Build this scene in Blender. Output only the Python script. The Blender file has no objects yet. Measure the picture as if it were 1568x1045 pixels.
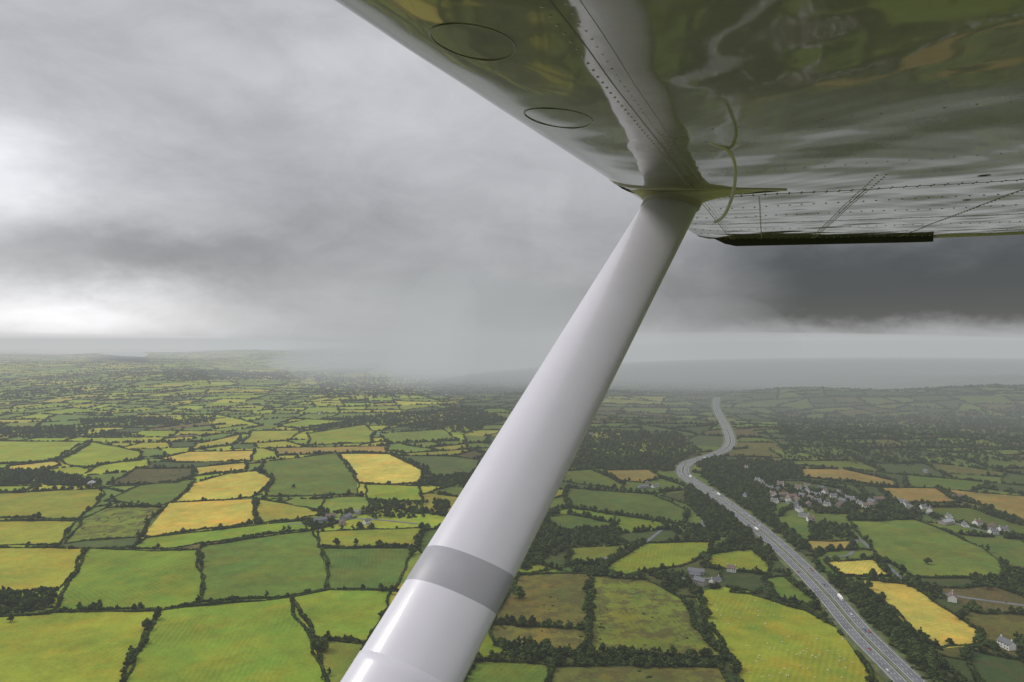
import bpy, bmesh, math, random
from mathutils import Vector, Matrix, noise as mnoise
R = random.Random(7)
scene = bpy.context.scene
H = 300.0            # aircraft height above ground, metres
COL = scene.collection

# ------------------------------------------------------------ helpers
class NT:
    def __init__(s, tree): s.t = tree; s.n = tree.nodes; s.l = tree.links
    def node(s, typ, **kw):
        n = s.n.new(typ)
        for k, v in kw.items(): setattr(n, k, v)
        return n
    def set(s, sock, v):
        if hasattr(v, 'is_linked') or isinstance(v, bpy.types.NodeSocket): s.l.new(v, sock)
        else: sock.default_value = v
    def M(s, op, a, b=None, c=None, clamp=False):
        n = s.n.new('ShaderNodeMath'); n.operation = op; n.use_clamp = clamp
        s.set(n.inputs[0], a)
        if b is not None: s.set(n.inputs[1], b)
        if c is not None: s.set(n.inputs[2], c)
        return n.outputs[0]
    def VM(s, op, a, b=None):
        n = s.n.new('ShaderNodeVectorMath'); n.operation = op
        s.set(n.inputs[0], a)
        if b is not None: s.set(n.inputs[1], b)
        return n.outputs[0]
    def ramp(s, v, a, b, c=0.0, d=1.0):
        n = s.n.new('ShaderNodeMapRange'); n.interpolation_type = 'SMOOTHSTEP'
        s.set(n.inputs[0], v)
        for i, q in enumerate((a, b, c, d)): s.set(n.inputs[i+1], q)
        return n.outputs[0]
    def comb(s, x, y, z):
        n = s.n.new('ShaderNodeCombineXYZ')
        for i, q in enumerate((x, y, z)): s.set(n.inputs[i], q)
        return n.outputs[0]
    def noise(s, vec, scale, detail=4, rough=.5, dist=0):
        n = s.n.new('ShaderNodeTexNoise')
        if vec is not None: s.l.new(vec, n.inputs['Vector'])
        n.inputs['Scale'].default_value = scale; n.inputs['Detail'].default_value = detail
        n.inputs['Roughness'].default_value = rough; n.inputs['Distortion'].default_value = dist
        return n.outputs[0]
    def mix(s, f, a, b, mode='MIX'):
        n = s.n.new('ShaderNodeMix'); n.data_type = 'RGBA'; n.blend_type = mode
        s.set(n.inputs[0], f); s.set(n.inputs[6], a); s.set(n.inputs[7], b)
        return n.outputs[2]

def c4(c): return (c[0], c[1], c[2], 1.0)
def new_mat(name):
    m = bpy.data.materials.new(name); m.use_nodes = True
    nt = NT(m.node_tree); b = m.node_tree.nodes['Principled BSDF']
    return m, nt, b
def simple_mat(name, col, rough=.7, var=.25, scale=2.0, coord='Object', **kw):
    m, nt, b = new_mat(name)
    tc = nt.node('ShaderNodeTexCoord')
    n = nt.noise(tc.outputs[coord], scale, 5)
    f = nt.ramp(n, .3, .7)
    d = tuple(x*(1-var) for x in col); l = tuple(min(1, x*(1+var)) for x in col)
    nt.l.new(nt.mix(f, c4(d), c4(l)), b.inputs['Base Color'])
    b.inputs['Roughness'].default_value = rough
    for k, v in kw.items(): b.inputs[k.replace('_', ' ')].default_value = v
    return m
def mesh_obj(name, verts, faces, mats, parent=None, smooth=False, midx=None, link=True):
    me = bpy.data.meshes.new(name); me.from_pydata([tuple(v) for v in verts], [], faces)
    for m in (mats if isinstance(mats, (list, tuple)) else [mats]): me.materials.append(m)
    if smooth: me.polygons.foreach_set('use_smooth', [True]*len(me.polygons))
    if midx: me.polygons.foreach_set('material_index', midx)
    me.update()
    o = bpy.data.objects.new(name, me)
    if link: COL.objects.link(o)
    if parent: o.parent = parent
    return o
def empty(name, loc=(0, 0, 0), rot=0):
    o = bpy.data.objects.new(name, None); o.empty_display_size = 1
    o.location = loc; o.rotation_euler = (0, 0, rot); COL.objects.link(o); return o

# ------------------------------------------------------------ camera
cam = bpy.data.cameras.new('camera'); co = bpy.data.objects.new('camera', cam); COL.objects.link(co)
co.location = (0, 0, H); co.rotation_euler = (math.radians(90), 0, 0)
cam.lens = 24; cam.sensor_width = 36; cam.clip_start = .05; cam.clip_end = 150000
scene.camera = co

# ------------------------------------------------------------ world sky
SUN_AZ, SUN_EL = -72, 44     # degrees, azimuth from +Y towards +X
w = bpy.data.worlds.new('World'); scene.world = w; w.use_nodes = True
nt = NT(w.node_tree); bg = w.node_tree.nodes['Background']
sky = nt.node('ShaderNodeTexSky', sky_type='NISHITA', sun_disc=False)
sky.sun_elevation = math.radians(SUN_EL); sky.sun_rotation = math.radians(SUN_AZ)
tc = nt.node('ShaderNodeTexCoord'); D = tc.outputs['Generated']
sp = nt.node('ShaderNodeSeparateXYZ'); nt.l.new(D, sp.inputs[0]); X, Y, Z = sp.outputs
az = nt.M('MULTIPLY', nt.M('ARCTAN2', X, Y), 57.2958)
el = nt.M('MULTIPLY', nt.M('ARCSINE', Z), 57.2958)
flat = nt.comb(X, Y, nt.M('MULTIPLY', Z, 2.0))
n1 = nt.noise(flat, 3.0, 5, .5); n2 = nt.noise(nt.VM('ADD', flat, (5, 3, 1)), 4.0, 6, .55)
n5 = nt.noise(nt.VM('ADD', flat, (9, 1, 4)), 16, 5, .6)
azw = nt.M('ADD', az, nt.M('MULTIPLY', nt.M('SUBTRACT', n1, .5), 28))
elf = nt.ramp(el, 0, 14, .16, 1)
elw = nt.M('ADD', el, nt.M('MULTIPLY', nt.M('MULTIPLY', nt.M('SUBTRACT', n2, .5), 14), elf))
elw = nt.M('ADD', elw, nt.M('MULTIPLY', nt.M('SUBTRACT', n5, .5), 2.2))
def blob(a0, e0, sa, se, amp):
    da = nt.M('DIVIDE', nt.M('SUBTRACT', azw, a0), sa); de = nt.M('DIVIDE', nt.M('SUBTRACT', elw, e0), se)
    q = nt.M('ADD', nt.M('MULTIPLY', da, da), nt.M('MULTIPLY', de, de))
    return nt.M('MULTIPLY', nt.M('EXPONENT', nt.M('MULTIPLY', q, -1)), amp)
B = .475
for b_ in [(-38, 12, 10, 5.0, .46), (-24, 5.6, 13, 2.0, -.20), (-34, 1.6, 13, 2.1, .58), (-6, 13, 8, 4, .04),
           (-10, 8.5, 12, 2.5, -.05), (-16, 22, 12, 5, .14), (2, 3.5, 10, 2.2, -.12), (-36, 24, 9, 5, .03), (-24, 15, 6, 4, -.07), (6, 10, 7, 3, .03)]:
    B = nt.M('ADD', B, blob(*b_))
# heavy dark shower cloud to the right, ragged flat base just above the horizon
dk = nt.M('MULTIPLY', nt.ramp(azw, 0, 27), nt.ramp(az, 95, 60))
dk = nt.M('MULTIPLY', dk, nt.M('MULTIPLY', nt.ramp(elw, .3, 2.3), nt.ramp(elw, 14, 5)))
B = nt.M('MULTIPLY', B, nt.M('SUBTRACT', 1, nt.M('MULTIPLY', dk, .89)))
B = nt.M('MULTIPLY', B, nt.M('SUBTRACT', 1, nt.M('MULTIPLY', nt.M('MULTIPLY', nt.ramp(az, 2, 20), nt.ramp(el, 6, 2)), .22)))
# perspective-correct cloud deck texture + billowy masses
den = nt.M('ADD', nt.M('MAXIMUM', Z, 0), .28)
pl = nt.comb(nt.M('DIVIDE', X, den), nt.M('DIVIDE', Y, den), 0)
n3 = nt.noise(pl, 1.1, 8, .55, .4); n4 = nt.noise(flat, 7.0, 9, .6, .5); n6 = nt.noise(nt.VM('ADD', flat, (2, 2, 8)), 2.6, 4, .5)
tex = nt.M('ADD', nt.M('MULTIPLY', nt.M('SUBTRACT', n3, .5), .60), nt.M('MULTIPLY', nt.M('SUBTRACT', n4, .5), .52))
tex = nt.M('ADD', tex, nt.M('MULTIPLY', nt.M('SUBTRACT', n6, .5), .5))
B = nt.M('MULTIPLY', B, nt.M('ADD', 1, tex))
B = nt.M('MAXIMUM', B, .045)
B = nt.M('ADD', B, nt.ramp(el, 27, 65, 0, .85))
B = nt.M('MULTIPLY', B, 9.2)
cl = nt.comb(nt.M('MULTIPLY', B, .99), nt.M('MULTIPLY', B, .985), nt.M('MULTIPLY', B, 1.015))
tot = nt.VM('ADD', cl, nt.VM('MULTIPLY', sky.outputs[0], (.08, .08, .08)))
nt.l.new(tot, bg.inputs['Color']); bg.inputs['Strength'].default_value = .1

sl = bpy.data.lights.new('sun', 'SUN'); so = bpy.data.objects.new('sun', sl); COL.objects.link(so)
sl.energy = 1.5; sl.angle = math.radians(14); sl.color = (1, .96, .9)
a, e = math.radians(SUN_AZ), math.radians(SUN_EL)
sd = Vector((math.sin(a)*math.cos(e), math.cos(a)*math.cos(e), math.sin(e)))
so.rotation_euler = sd.to_track_quat('Z', 'Y').to_euler()

# ------------------------------------------------------------ air: haze and rain showers (volumes, scattered light put in as emission)
def air_mat(name, sigma, L):
    m = bpy.data.materials.new(name); m.use_nodes = True; t = NT(m.node_tree); m.node_tree.nodes.clear()
    out = t.node('ShaderNodeOutputMaterial'); ab = t.node('ShaderNodeVolumeAbsorption'); em = t.node('ShaderNodeEmission')
    ad = t.node('ShaderNodeAddShader')
    ab.inputs['Color'].default_value = (0, 0, 0, 1); ab.inputs['Density'].default_value = sigma
    em.inputs['Color'].default_value = c4(L); em.inputs['Strength'].default_value = sigma
    t.l.new(ab.outputs[0], ad.inputs[0]); t.l.new(em.outputs[0], ad.inputs[1]); t.l.new(ad.outputs[0], out.inputs['Volume'])
    return m
def box(name, x0, x1, y0, y1, z0, z1, mat):
    v = [(x, y, z) for z in (z0, z1) for x, y in ((x0, y0), (x1, y0), (x1, y1), (x0, y1))]
    f = [(3, 2, 1, 0), (4, 5, 6, 7), (0, 1, 5, 4), (1, 2, 6, 5), (2, 3, 7, 6), (3, 0, 4, 7)]
    return mesh_obj(name, v, f, mat)
box('haze', -45000, 45000, -9000, 45000, -60, 350, air_mat('haze_air', 8e-5, (.46, .48, .485)))
def ell(name, c, r, sig, L, lean=0):
    bm = bmesh.new(); bmesh.ops.create_icosphere(bm, subdivisions=5, radius=1)
    bmesh.ops.transform(bm, matrix=Matrix.Translation(c) @ Matrix.Rotation(lean, 4, 'Y') @ Matrix.Diagonal((r[0], r[1], r[2], 1)), verts=bm.verts)
    me = bpy.data.meshes.new(name); bm.to_mesh(me); bm.free(); me.materials.append(air_mat(name+'_air', sig, L))
    o = bpy.data.objects.new(name, me); COL.objects.link(o); return o
# central shower: nested so that its edge is feathered, with leaning shafts of heavier rain
ell('rain_shower', (-450, 5700, 250), (1900, 2300, 850), 1.0e-4, (.42, .44, .45))
ell('rain_shower', (-350, 5500, 200), (1350, 1850, 650), 2.0e-4, (.40, .42, .43))
ell('rain_shower', (-560, 5000, 250), (300, 900, 620), 3.2e-4, (.48, .50, .505), .22)
ell('rain_shower', (-60, 5200, 220), (420, 900, 560), 3.0e-4, (.36, .375, .385), .2)
# haze far to the left over the estuary, sunlight put in as its own glow
ell('haze_glow', (-16500, 17500, 0), (13500, 12000, 540), 1.25e-4, (.80, .80, .78))
# murk filling the valley to the right
ell('rain_shower', (2700, 4300, 0), (3300, 2350, 190), 6.5e-4, (.185, .20, .195))  # darker emission colour stands for shade under the heavy cloud
ell('rain_shower', (4300, 6900, 0), (5700, 3800, 318), 9e-4, (.40, .415, .415))
ell('rain_shower', (2600, 8600, 60), (5600, 3500, 350), 4e-4, (.45, .465, .47))
ell('rain_shower', (1750, 5600, 250), (520, 900, 420), 2.4e-4, (.32, .33, .34), .25)

# ------------------------------------------------------------ survey of the ground
def gp(px, py):
    """photo survey mark -> metres on the ground plane"""
    d = 1045.0*H/(py-520.0)
    return ((px-784.0)/1045.0*d, d)
def sstep(a, b, x):
    t = max(0, min(1, (x-a)/(b-a))); return t*t*(3-2*t)
def hz(x, y):
    r = math.hypot(x, y)
    h = 88*math.exp(-((x-2400)/650)**2-((y-3250)/430)**2)+48*math.exp(-((x-1500)/330)**2-((y-3500)/380)**2)+34*math.exp(-((x-350)/420)**2-((y-3600)/450)**2)
    h += 60*math.exp(-((x-3300)/600)**2-((y-4200)/600)**2)
    if r > 2500:
        k = sstep(2500, 7000, r)
        h += k*24*(math.sin(x/900+1.3)*math.sin(y/1100+.4)+.6*math.sin(x/430+y/700))
    if r > 9000:
        h += sstep(9000, 19000, r)*(90+35*math.sin(x/3100+2)+20*math.sin(x/1300))
    return h

# materials for land
def field_material():
    m, t, b = new_mat('field_grass')
    at = t.node('ShaderNodeAttribute', attribute_name='fcol'); an = t.node('ShaderNodeAttribute', attribute_name='fang')
    ar = t.node('ShaderNodeAttribute', attribute_name='frough')
    g = t.node('ShaderNodeNewGeometry'); P = g.outputs['Position']
    s = t.node('ShaderNodeSeparateXYZ'); t.l.new(P, s.inputs[0])
    u = t.M('ADD', t.M('MULTIPLY', s.outputs[0], t.M('COSINE', an.outputs['Fac'])), t.M('MULTIPLY', s.outputs[1], t.M('SINE', an.outputs['Fac'])))
    wob = t.noise(P, .02, 2)
    u = t.M('ADD', u, t.M('MULTIPLY', wob, 7))
    st = t.M('SINE', t.M('MULTIPLY', u, 1.15)); st = t.M('MULTIPLY', st, t.ramp(t.noise(P, .012, 3), .35, .65))
    na = t.noise(P, .011, 5, .6); nb = t.noise(P, .06, 6, .65); nc = t.noise(P, .35, 4, .7)
    v = t.M('ADD', 1, t.M('MULTIPLY', t.M('SUBTRACT', na, .5), 1.0))
    v = t.M('ADD', v, t.M('MULTIPLY', t.M('SUBTRACT', nb, .5), .75))
    v = t.M('ADD', v, t.M('MULTIPLY', t.M('SUBTRACT', nc, .5), .75))
    v = t.M('ADD', v, t.M('MULTIPLY', st, .07))
    col = t.mix(1, at.outputs['Color'], t.comb(v, v, v), 'MULTIPLY')
    dry = t.mix(1, col, (1.3, .95, .85, 1), 'MULTIPLY'); col = t.mix(t.ramp(t.noise(P, .02, 6, .65), .43, .7), col, dry)
    lush = t.mix(1, col, (.70, .93, 1.0, 1), 'MULTIPLY'); col = t.mix(t.ramp(t.noise(t.VM('ADD', P, (400, 90, 0)), .014, 5, .65), .48, .72), col, lush)
    rp = t.ramp(t.noise(P, .045, 8, .75), .47, .56)
    rp = t.M('MULTIPLY', rp, ar.outputs['Fac'])
    col = t.mix(rp, col, t.mix(t.noise(P, .3, 4), (.03, .036, .01, 1), (.12, .095, .035, 1)))
    t.l.new(col, b.inputs['Base Color']); b.inputs['Roughness'].default_value = .95
    b.inputs['Specular IOR Level'].default_value = .1
    return m
FM = field_material()
def ground_material():
    m, t, b = new_mat('ground_grass')
    g = t.node('ShaderNodeNewGeometry'); P = g.outputs['Position']
    vo = t.node('ShaderNodeTexVoronoi'); vo.inputs['Scale'].default_value = .0042; t.l.new(P, vo.inputs['Vector'])
    col = t.mix(t.ramp(t.noise(P, .0011, 6, .6), .4, .6), (.04, .06, .018, 1), (.11, .15, .03, 1))
    sh = t.node('ShaderNodeSeparateColor'); t.l.new(vo.outputs['Color'], sh.inputs[0])
    col = t.mix(t.M('MULTIPLY', sh.outputs[0], .7), col, (.16, .17, .04, 1))
    t.l.new(col, b.inputs['Base Color']); b.inputs['Roughness'].default_value = 1
    b.inputs['Specular IOR Level'].default_value = .05
    return m
GM = ground_material()
xs = sorted(set([round(s*(45000*(i/110)**2.2)) for i in range(111) for s in (-1, 1)]))
ys = [-9000, -4000, -1500, 0] + [round(45000*(i/140)**1.9)+50 for i in range(1, 141)]
V = []; F = []
for y in ys:
    for x in xs: V.append((x, y, hz(x, y)-1.2-.0024*math.hypot(x, y)))
n = len(xs)
for j in range(len(ys)-1):
    for i in range(n-1): F.append((j*n+i, j*n+i+1, (j+1)*n+i+1, (j+1)*n+i))
mesh_obj('ground', V, F, GM, smooth=True)

# ---- palettes (linear albedo)
PAL = {'G': [(.180, .232, .020), (.158, .222, .022), (.192, .238, .022)],
       'g': [(.105, .155, .022), (.118, .162, .024), (.094, .142, .025)],
       'D': [(.050, .080, .020), (.062, .094, .022), (.043, .07, .019)],
       'Y': [(.42, .335, .055), (.45, .36, .065), (.38, .31, .05)],
       'O': [(.29, .215, .055), (.26, .205, .05)],
       'y': [(.235, .24, .028), (.255, .25, .035), (.215, .23, .026)],
       'B': [(.085, .075, .025), (.105, .09, .03)],
       'S': [(.125, .125, .026), (.11, .12, .025)],
       'R': [(.135, .165, .023)]}
T = [  # surveyed fields: type, outline
 ('G', [(-90,947),(75,937),(245,932),(205,1000),(185,1060),(180,1090),(-90,1090)]),
 ('G', [(245,932),(445,912),(470,965),(500,1045),(515,1090),(180,1090),(185,1060),(205,1000)]),
 ('G', [(80,935),(135,838),(300,840),(310,880),(308,920),(245,932)]),
 ('g', [(310,834),(480,810),(495,850),(500,900),(445,912),(308,920),(310,880)]),
 ('y', [(-90,835),(135,838),(120,865),(88,903),(-90,905)]),
 ('G', [(450,912),(500,902),(600,902),(590,940),(560,985),(480,975)]),
 ('g', [(480,978),(560,985),(530,1045),(515,1090),(500,1045)]),
 ('y', [(485,812),(650,806),(640,836),(490,836)]),
 ('g', [(492,838),(632,838),(630,850),(605,900),(502,900)]),
 ('Y', [(265,768),(290,740),(345,724),(400,718),(418,730),(385,760)]),
 ('Y', [(218,820),(260,768),(390,762),(395,800),(310,808),(240,820)]),
 ('y', [(390,762),(470,775),(500,785),(440,795),(395,800)]),
 ('G', [(200,838),(225,822),(465,795),(468,808),(310,830),(250,838)]),
 ('g', [(395,720),(405,705),(515,692),(545,725),(548,755),(405,758),(420,732)]),
 ('O', [(420,684),(595,681),(592,692),(515,692),(425,696)]),
 ('Y', [(517,693),(595,693),(655,715),(640,739),(550,738)]),
 ('G', [(560,740),(640,742),(648,765),(565,765)]),
 ('D', [(600,696),(690,697),(735,702),(725,725),(665,728)]),
 ('G', [(90,703),(140,675),(215,690),(220,700),(130,715)]),
 ('Y', [(12,712),(85,704),(92,711),(60,719),(12,719)]),
 ('G', [(-90,672),(135,674),(85,703),(-90,715)]),
 ('B', [(165,740),(210,715),(295,715),(298,727),(270,737)]),
 ('g', [(160,765),(210,742),(300,732),(270,765),(240,773)]),
 ('y', [(-90,758),(155,746),(160,756),(120,793),(-90,792)]),
 ('y', [(-90,796),(115,796),(90,832),(-90,833)]),
 ('R', [(125,792),(165,775),(250,775),(210,820),(100,830)]),
 ('Y', [(290,690),(390,688),(385,703),(270,706),(245,700)]),
 ('y', [(300,678),(370,662),(365,677),(290,688)]),
 ('y', [(368,678),(385,658),(465,657),(440,673)]),
 ('Y', [(299,714),(378,706),(375,717),(300,727)]),
 ('G', [(-90,740),(60,742),(30,752),(-90,755)]),
 ('g', [(860,720),(905,716),(955,740),(950,748),(860,735)]),
 ('O', [(925,718),(995,717),(1012,730),(985,737),(950,735)]),
 ('g', [(868,745),(1000,755),(1050,780),(1045,803),(985,792),(870,775)]),
 ('g', [(870,837),(980,829),(930,860),(870,865)]),
 ('G', [(988,830),(1085,828),(1090,845),(1040,865),(960,878),(925,870)]),
 ('G', [(1088,847),(1150,838),(1180,862),(1175,878),(1080,867)]),
 ('S', [(790,880),(902,875),(905,960),(750,952)]),
 ('R', [(905,878),(990,886),(1050,920),(1060,955),(1110,1005),(905,1000)]),
 ('S', [(750,955),(903,962),(903,1000),(760,985)]),
 ('G', [(1062,905),(1110,897),(1225,930),(1285,962),(1340,1045),(1370,1090),(1150,1090),(1112,1000),(1080,950)]),
 ('g', [(1175,882),(1205,880),(1250,920),(1245,930),(1180,908)]),
 ('g', [(720,1012),(838,1016),(850,1090),(700,1090)]),
 ('S', [(842,1020),(1105,1020),(1140,1090),(852,1090)]),
 ('g', [(1300,795),(1400,793),(1500,835),(1535,860),(1530,882),(1400,882),(1345,850)]),
 ('Y', [(1315,885),(1390,892),(1505,970),(1500,985),(1440,992),(1400,965)]),
 ('O', [(1235,826),(1300,826),(1308,840),(1240,842)]),
 ('Y', [(1265,858),(1340,855),(1362,880),(1290,880)]),
 ('O', [(1225,716),(1290,716),(1370,735),(1372,743),(1285,735),(1230,728)]),
 ('O', [(1342,745),(1430,745),(1470,768),(1372,768)]),
 ('O', [(1436,746),(1568,758),(1680,770),(1680,800),(1568,798),(1497,770)]),
 ('g', [(1395,775),(1482,775),(1568,803),(1680,812),(1680,835),(1540,818)]),
 ('B', [(1430,897),(1520,895),(1640,930),(1640,945),(1500,937),(1450,915)]),
 ('D', [(1180,733),(1230,735),(1287,746),(1280,753),(1195,742)]),
 ('D', [(1480,992),(1568,1010),(1640,1060),(1640,1090),(1520,1070)]),
 ('G', [(1120,905),(1125,899),(1160,905),(1150,908)]),
 ('g', [(835,790),(870,785),(945,800),(925,812),(850,812)]),
 ('G', [(470,662),(560,648),(575,660),(570,676),(470,680)]),
 ('g', [(580,662),(680,655),(700,672),(600,677)]),
 ('G', [(425,650),(470,640),(540,643),(462,655)]),
]
TP = [(k, [gp(*p) for p in pl_]) for k, pl_ in T]
TB = [(min(p[0] for p in q), max(p[0] for p in q), min(p[1] for p in q), max(p[1] for p in q), q) for k, q in TP]
def inpoly(x, y, q):
    c = False; j = len(q)-1
    for i in range(len(q)):
        xi, yi = q[i]; xj, yj = q[j]
        if (yi > y) != (yj > y) and x < (xj-xi)*(y-yi)/(yj-yi)+xi: c = not c
        j = i
    return c
def in_traced(x, y):
    for a_, b_, c_, d_, q in TB:
        if a_ <= x <= b_ and c_ <= y <= d_ and inpoly(x, y, q): return True
    return False

# ---- motorway centre line
def smooth_line(pts, step=12):
    out = []
    P = [pts[0]]+pts+[pts[-1]]
    for i in range(1, len(P)-2):
        p0, p1, p2, p3 = [Vector((*q, 0)) for q in P[i-1:i+3]]
        k = max(2, int((p2-p1).length/step))
        for j in range(k):
            t = j/k
            out.append(.5*((2*p1)+(-p0+p2)*t+(2*p0-5*p1+4*p2-p3)*t*t+(-p0+3*p1-3*p2+p3)*t**3))
    out.append(Vector((*P[-1], 0))); return out
MW = smooth_line([gp(*p) for p in [(1520,1170),(1440,1090),(1375,1025),(1315,965),(1268,910),(1218,858),(1172,816),(1128,781),(1088,752),(1060,735),(1046,722),(1050,709),(1070,701),(1096,693),(1114,683),(1118,670),(1111,651),(1101,633),(1096,620),(1098,610)]])
MWp = [(v.x, v.y) for v in MW]
def road_dist(x, y):
    if x < 60 or x > 1400: return 1e9
    return min((x-a_)**2+(y-b_)**2 for a_, b_ in MWp)**.5

# ---- house sites (needed early so trees keep clear of them)
HL = [(490,797,'barn'),(507,790,'stone_house'),(530,792,'barn'),(548,785,'stone_house'),(562,800,'white_house'),(524,801,'stone_house')]
HL += [(x, y, 'white_house') for x, y in [(1160,735),(1168,741),(1178,746),(1183,758),(1186,768),(1207,765),(1216,772),(1224,781),(1231,789),(1241,796),(1222,747),(1236,752),(1249,757),(1263,754),(1276,760),(1301,763),(1316,769),(1252,768),(1326,775),(1386,773),(1456,797),(1469,801),(1478,804),(1521,816),(1536,812),(1095,889),(1120,873),(1003,744),(1458,918),(1541,990),(1527,985),(1143,716),(490,632),(581,664),(684,602),(676,600),(1140,760),(1195,742)]]
HL += [(x, y, 'stone_house') for x, y in [(1200,757),(1212,760),(1242,762),(1257,748),(1285,754),(1268,770),(1238,772),(1345,764),(1396,779),(1064,883),(1072,893),(1084,884),(991,741),(1290,768),(1335,770),(1228,759),(905,664),(1465,760),(1418,722),(1212,778)]]
HL += [(x, y, 'barn') for x, y in [(1080,896),(1066,876),(985,745),(1448,800),(140,741),(1490,806)]]
RH = random.Random(21)
streets = [[(1175,738),(1200,752),(1225,775),(1245,797)], [(1215,742),(1260,755),(1330,770)], [(1380,770),(1440,792),(1535,815)], [(1205,760),(1250,764),(1300,776)]]
for st_ in streets:
    for (xa, ya), (xb, yb) in zip(st_, st_[1:]):
        k = max(1, int(abs(xb-xa)/9))
        for i in range(k):
            t = i/k; HL.append((xa+(xb-xa)*t+RH.uniform(-4, 4), ya+(yb-ya)*t+RH.choice((-3.2, 3.4))+RH.uniform(-1, 1), RH.choice(('white_house', 'white_house', 'stone_house'))))
HS = []; HL2 = []
for x, y, k in HL:
    p = gp(x, y)
    if all((p[0]-q[0])**2+(p[1]-q[1])**2 > 18**2 for q in HS) and road_dist(*p) > 27: HS.append(p); HL2.append((x, y, k))
HB = {}
for p in HS:
    for i in (-1, 0, 1):
        for j in (-1, 0, 1): HB.setdefault((int(p[0]//40)+i, int(p[1]//40)+j), []).append(p)
def near_house(x, y, d=13):
    # keep the house plot and its open garden (towards the lane, south side) free of trees
    return any((x-a_)**2+(y-b_)**2 < d*d or (abs(x-a_) < 9 and 0 < b_-y < 19) for a_, b_ in HB.get((int(x//40), int(y//40)), ()))

# ---- BSP of the rest of the countryside
hedges = []; leaves = []
def wedge(x, y, m=0):
    return y > 180 and abs(math.atan2(x, y)) < math.radians(58 if y < 3000 else 43)
def split(poly, depth):
    cx = sum(p[0] for p in poly)/len(poly); cy = sum(p[1] for p in poly)/len(poly)
    A = abs(sum(poly[i-1][0]*poly[i][1]-poly[i][0]*poly[i-1][1] for i in range(len(poly))))/2
    d = math.hypot(cx, cy); s = math.sqrt(A)
    if not any(wedge(*p) for p in poly) and not wedge(cx, cy) and s < 2500: return
    tgt = (15000 if d < 2600 else 21000 if d < 4500 else 42000 if d < 8000 else 90000)
    if A < tgt*R.uniform(.7, 2.4): leaves.append(poly); return
    best = max(range(len(poly)), key=lambda i: math.dist(poly[i], poly[i-1]))
    a_, b_ = poly[best], poly[best-1]
    an = math.atan2(b_[1]-a_[1], b_[0]-a_[0])+math.pi/2+R.gauss(0, .24)
    o = (cx+R.uniform(-.14, .14)*s, cy+R.uniform(-.14, .14)*s)
    nx, ny = -math.sin(an), math.cos(an)
    side = [(p[0]-o[0])*nx+(p[1]-o[1])*ny for p in poly]
    L_, R_, cut = [], [], []
    for i in range(len(poly)):
        p, q = poly[i-1], poly[i]; sp_, sq = side[i-1], side[i]
        if (sp_ > 0) != (sq > 0):
            t = sp_/(sp_-sq); X_ = (p[0]+(q[0]-p[0])*t, p[1]+(q[1]-p[1])*t)
            L_.append(X_); R_.append(X_); cut.append(X_)
        (L_ if sq > 0 else R_).append(q)
    if len(cut) != 2 or len(L_) < 3 or len(R_) < 3: leaves.append(poly); return
    if depth > 6: hedges.append(tuple(cut))
    split(L_, depth+1); split(R_, depth+1)
split([(-12500, 150), (12500, 150), (13500, 14500), (-13500, 14500)], 0)

FV, FF, FC, FA, FR = [], [], [], [], []
def add_field(poly, z, kind, light_tint=1.0):
    i0 = len(FV)
    for p in poly: FV.append((p[0], p[1], hz(*p)+z))
    ar = sum(poly[i-1][0]*poly[i][1]-poly[i][0]*poly[i-1][1] for i in range(len(poly)))
    idx = list(range(i0, i0+len(poly)))
    FF.append(idx if ar > 0 else idx[::-1])
    c = R.choice(PAL[kind]); k = R.uniform(.88, 1.12)*light_tint
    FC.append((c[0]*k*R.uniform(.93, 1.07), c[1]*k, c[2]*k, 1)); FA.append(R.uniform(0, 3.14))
    FR.append({'R': .8, 'B': .9, 'S': .75, 'D': .5, 'g': .18}.get(kind, .05))
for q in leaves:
    cx = sum(p[0] for p in q)/len(q); cy = sum(p[1] for p in q)/len(q); a_ = cx/max(cy, 1)  # field kinds by region; duller ones on the right stand for cloud shade
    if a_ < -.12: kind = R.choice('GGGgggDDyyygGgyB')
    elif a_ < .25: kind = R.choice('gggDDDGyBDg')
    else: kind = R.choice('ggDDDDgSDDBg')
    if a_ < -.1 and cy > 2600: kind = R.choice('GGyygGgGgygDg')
    add_field(q, 0, kind, 1.2 if a_ < -.12 else .8)  # lighter left, darker right: sun and cloud shade put into field colour
for k, q in TP: add_field(q, .3, k, 1.05 if q[0][0] < 0 else .95 if q[0][1] < 1150 else .70)  # surveyed fields: tint again carries sunlit left and clouded right
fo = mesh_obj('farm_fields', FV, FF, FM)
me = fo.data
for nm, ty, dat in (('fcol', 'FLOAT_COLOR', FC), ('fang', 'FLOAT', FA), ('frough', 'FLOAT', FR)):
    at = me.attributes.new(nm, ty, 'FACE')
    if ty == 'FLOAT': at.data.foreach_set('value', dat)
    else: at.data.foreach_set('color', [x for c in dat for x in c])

# ------------------------------------------------------------ foliage prototypes
def foliage_mat(name, dark, light):
    m, t, b = new_mat(name)
    tc = t.node('ShaderNodeTexCoord'); oi = t.node('ShaderNodeObjectInfo')
    P = tc.outputs['Object']
    f = t.ramp(t.noise(t.VM('ADD', P, (3, 1, 7)), .55, 4, .65), .36, .64)
    col = t.mix(f, c4(dark), c4(light))
    v = t.M('ADD', .55, t.M('MULTIPLY', oi.outputs['Random'], .9))
    col = t.mix(1, col, t.comb(t.M('MULTIPLY', v, 1.02), v, t.M('MULTIPLY', v, .95)), 'MULTIPLY')
    t.l.new(col, b.inputs['Base Color']); b.inputs['Roughness'].default_value = .9
    b.inputs['Specular IOR Level'].default_value = .12
    return m
LEAF = foliage_mat('leaves', (.016, .028, .007), (.06, .088, .018))
BARK = simple_mat('bark', (.09, .07, .05), .9, .3, 3)
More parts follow.
